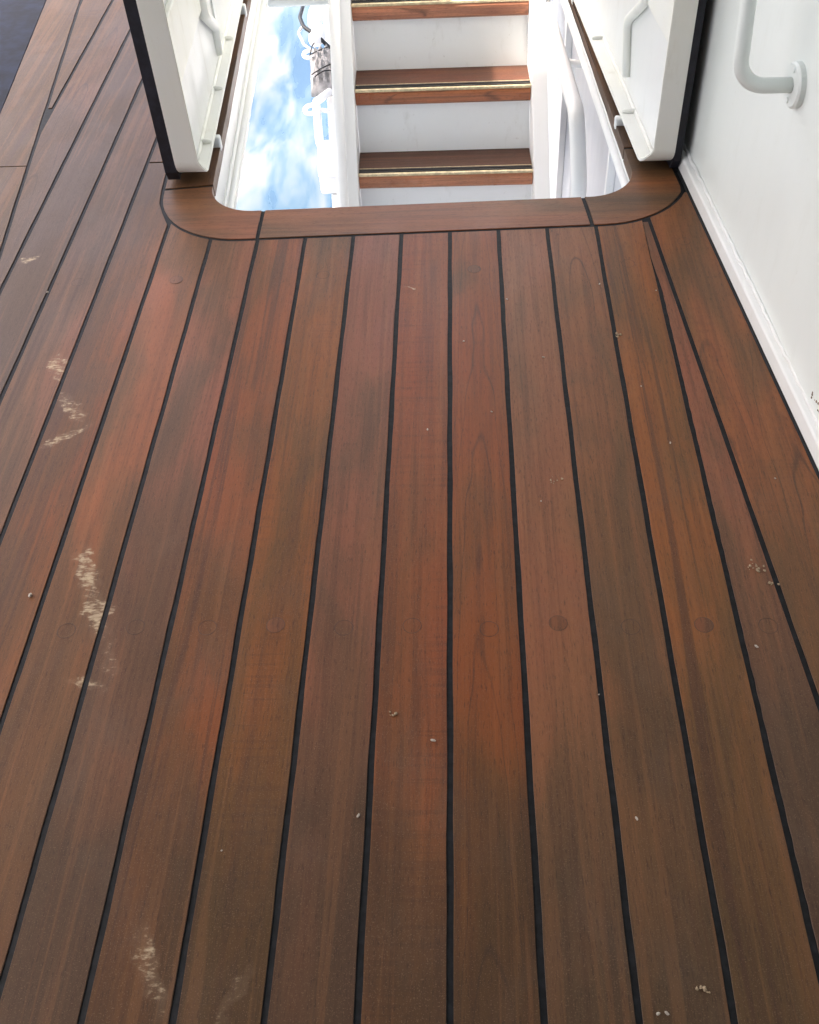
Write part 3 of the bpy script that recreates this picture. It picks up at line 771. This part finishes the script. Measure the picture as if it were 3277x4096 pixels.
# ------------------------------------------------------------------ crumbs on the planks
def crumb_cluster(x, y, n_, sp_, seed, lab, mat='crumb', smin=.0008, smax=.0028):
    rr = random.Random(seed); bm = bmesh.new()
    for i in range(n_):
        s_ = rr.uniform(smin, smax)
        m4 = Matrix.Translation((x+rr.gauss(0, sp_), y+rr.gauss(0, sp_*.9), s_*.75)) @ Matrix.Rotation(rr.uniform(0, 6), 4, 'Z') @ Matrix.Diagonal((1.3, .9, .8, 1))
        ret = bmesh.ops.create_icosphere(bm, subdivisions=1, radius=s_, matrix=m4)
        for v in ret['verts']: v.co += Vector((rr.uniform(-1, 1), rr.uniform(-1, 1), rr.uniform(-.3, .6)))*s_*.22
    tag(build('crumb_cluster', bm, M[mat], None, False), lab, 'crumbs', 'crumb clusters on the planks')
crumb_cluster(.327, .440, 7, .0045, 1, 'tight cluster of pale crumbs near the bottom right of the planks')
crumb_cluster(.533, 1.133, 14, .008, 2, 'largest scatter of pale crumbs beside the right diagonal seam', smax=.0028)
crumb_cluster(.556, 1.099, 5, .006, 3, 'few crumbs in a row touching the right diagonal seam', smax=.0024)
crumb_cluster(.199, 1.350, 8, .006, 4, 'brownish crumb cluster on a plank right of the middle, halfway up', smax=.0026)
crumb_cluster(.365, 1.792, 7, .005, 5, 'crumbs sitting on a dark seam below the hatch corner on the right', smax=.003)
crumb_cluster(-.088, .849, 5, .004, 6, 'yellowish crumb pair on the plank left of the middle seam, lower half', smax=.003)
rr = random.Random(11)
spots = [(-.026, .798, .0035), (-.135, .674, .003), (-.744, 1.087, .005), (.265, .407, .0032), (.276, .408, .003), (.500, .970, .0032), (.27, .671, .0028), (.17, 1.30, .0022), (.20, 1.72, .0026), (.085, 1.55, .0022), (.03, 1.78, .003), (-.045, 1.50, .0026), (.395, 1.62, .0024), (.43, 1.45, .0026), (.47, 1.95, .0022), (-.33, .62, .002), (.345, 1.98, .0026), (.13, 1.93, .0024), (-.96, 2.0, .004), (.236, .88, .002), (.61, 1.35, .0026)]
ORD = ['first', 'second', 'third', 'fourth', 'fifth', 'sixth', 'seventh', 'eighth', 'ninth']
def crumb_label(x, y):
    k = math.floor(x/P)
    if (x, y) == (.265, .407): return 'left one of two white crumbs side by side at the bottom edge'
    if (x, y) == (.276, .408): return 'right one of two white crumbs side by side at the bottom edge'
    if x > xDR(y): return 'tiny white crumb on the margin plank beside the wall foot'
    pl = (ORD[k]+' plank right' if k >= 0 else ORD[-k-1]+' plank left')+' of the upright seam'
    zn = 'near the stair opening' if y > 1.85 else 'in the upper half' if y > 1.58 else 'above the bung row' if y > 1.2 else 'level with the bungs' if y > .93 else 'below the bungs' if y > .6 else 'at the bottom edge'
    return 'tiny white crumb on the %s, %s' % (pl, zn)
base = None
for (x, y, s_) in spots:
    if base is None:
        bm = bmesh.new(); ret = bmesh.ops.create_icosphere(bm, subdivisions=1, radius=1)
        for v in bm.verts: v.co = Vector((v.co.x*1.25, v.co.y*.85, v.co.z*.7))+Vector((rr.uniform(-.18, .18), rr.uniform(-.18, .18), rr.uniform(-.1, .15)))
        base = build('crumb', bm, M['chip'], None, False, False); o = base
    else:
        o = base.copy(); COL.objects.link(o)
    o.location = (x, y, s_*.62); s_ *= .82; o.scale = (s_*rr.uniform(.8, 1.4), s_, s_); o.rotation_euler = (0, 0, rr.uniform(0, 6))
    tag(o, crumb_label(x, y), 'crumb', 'loose white crumbs on the planks')
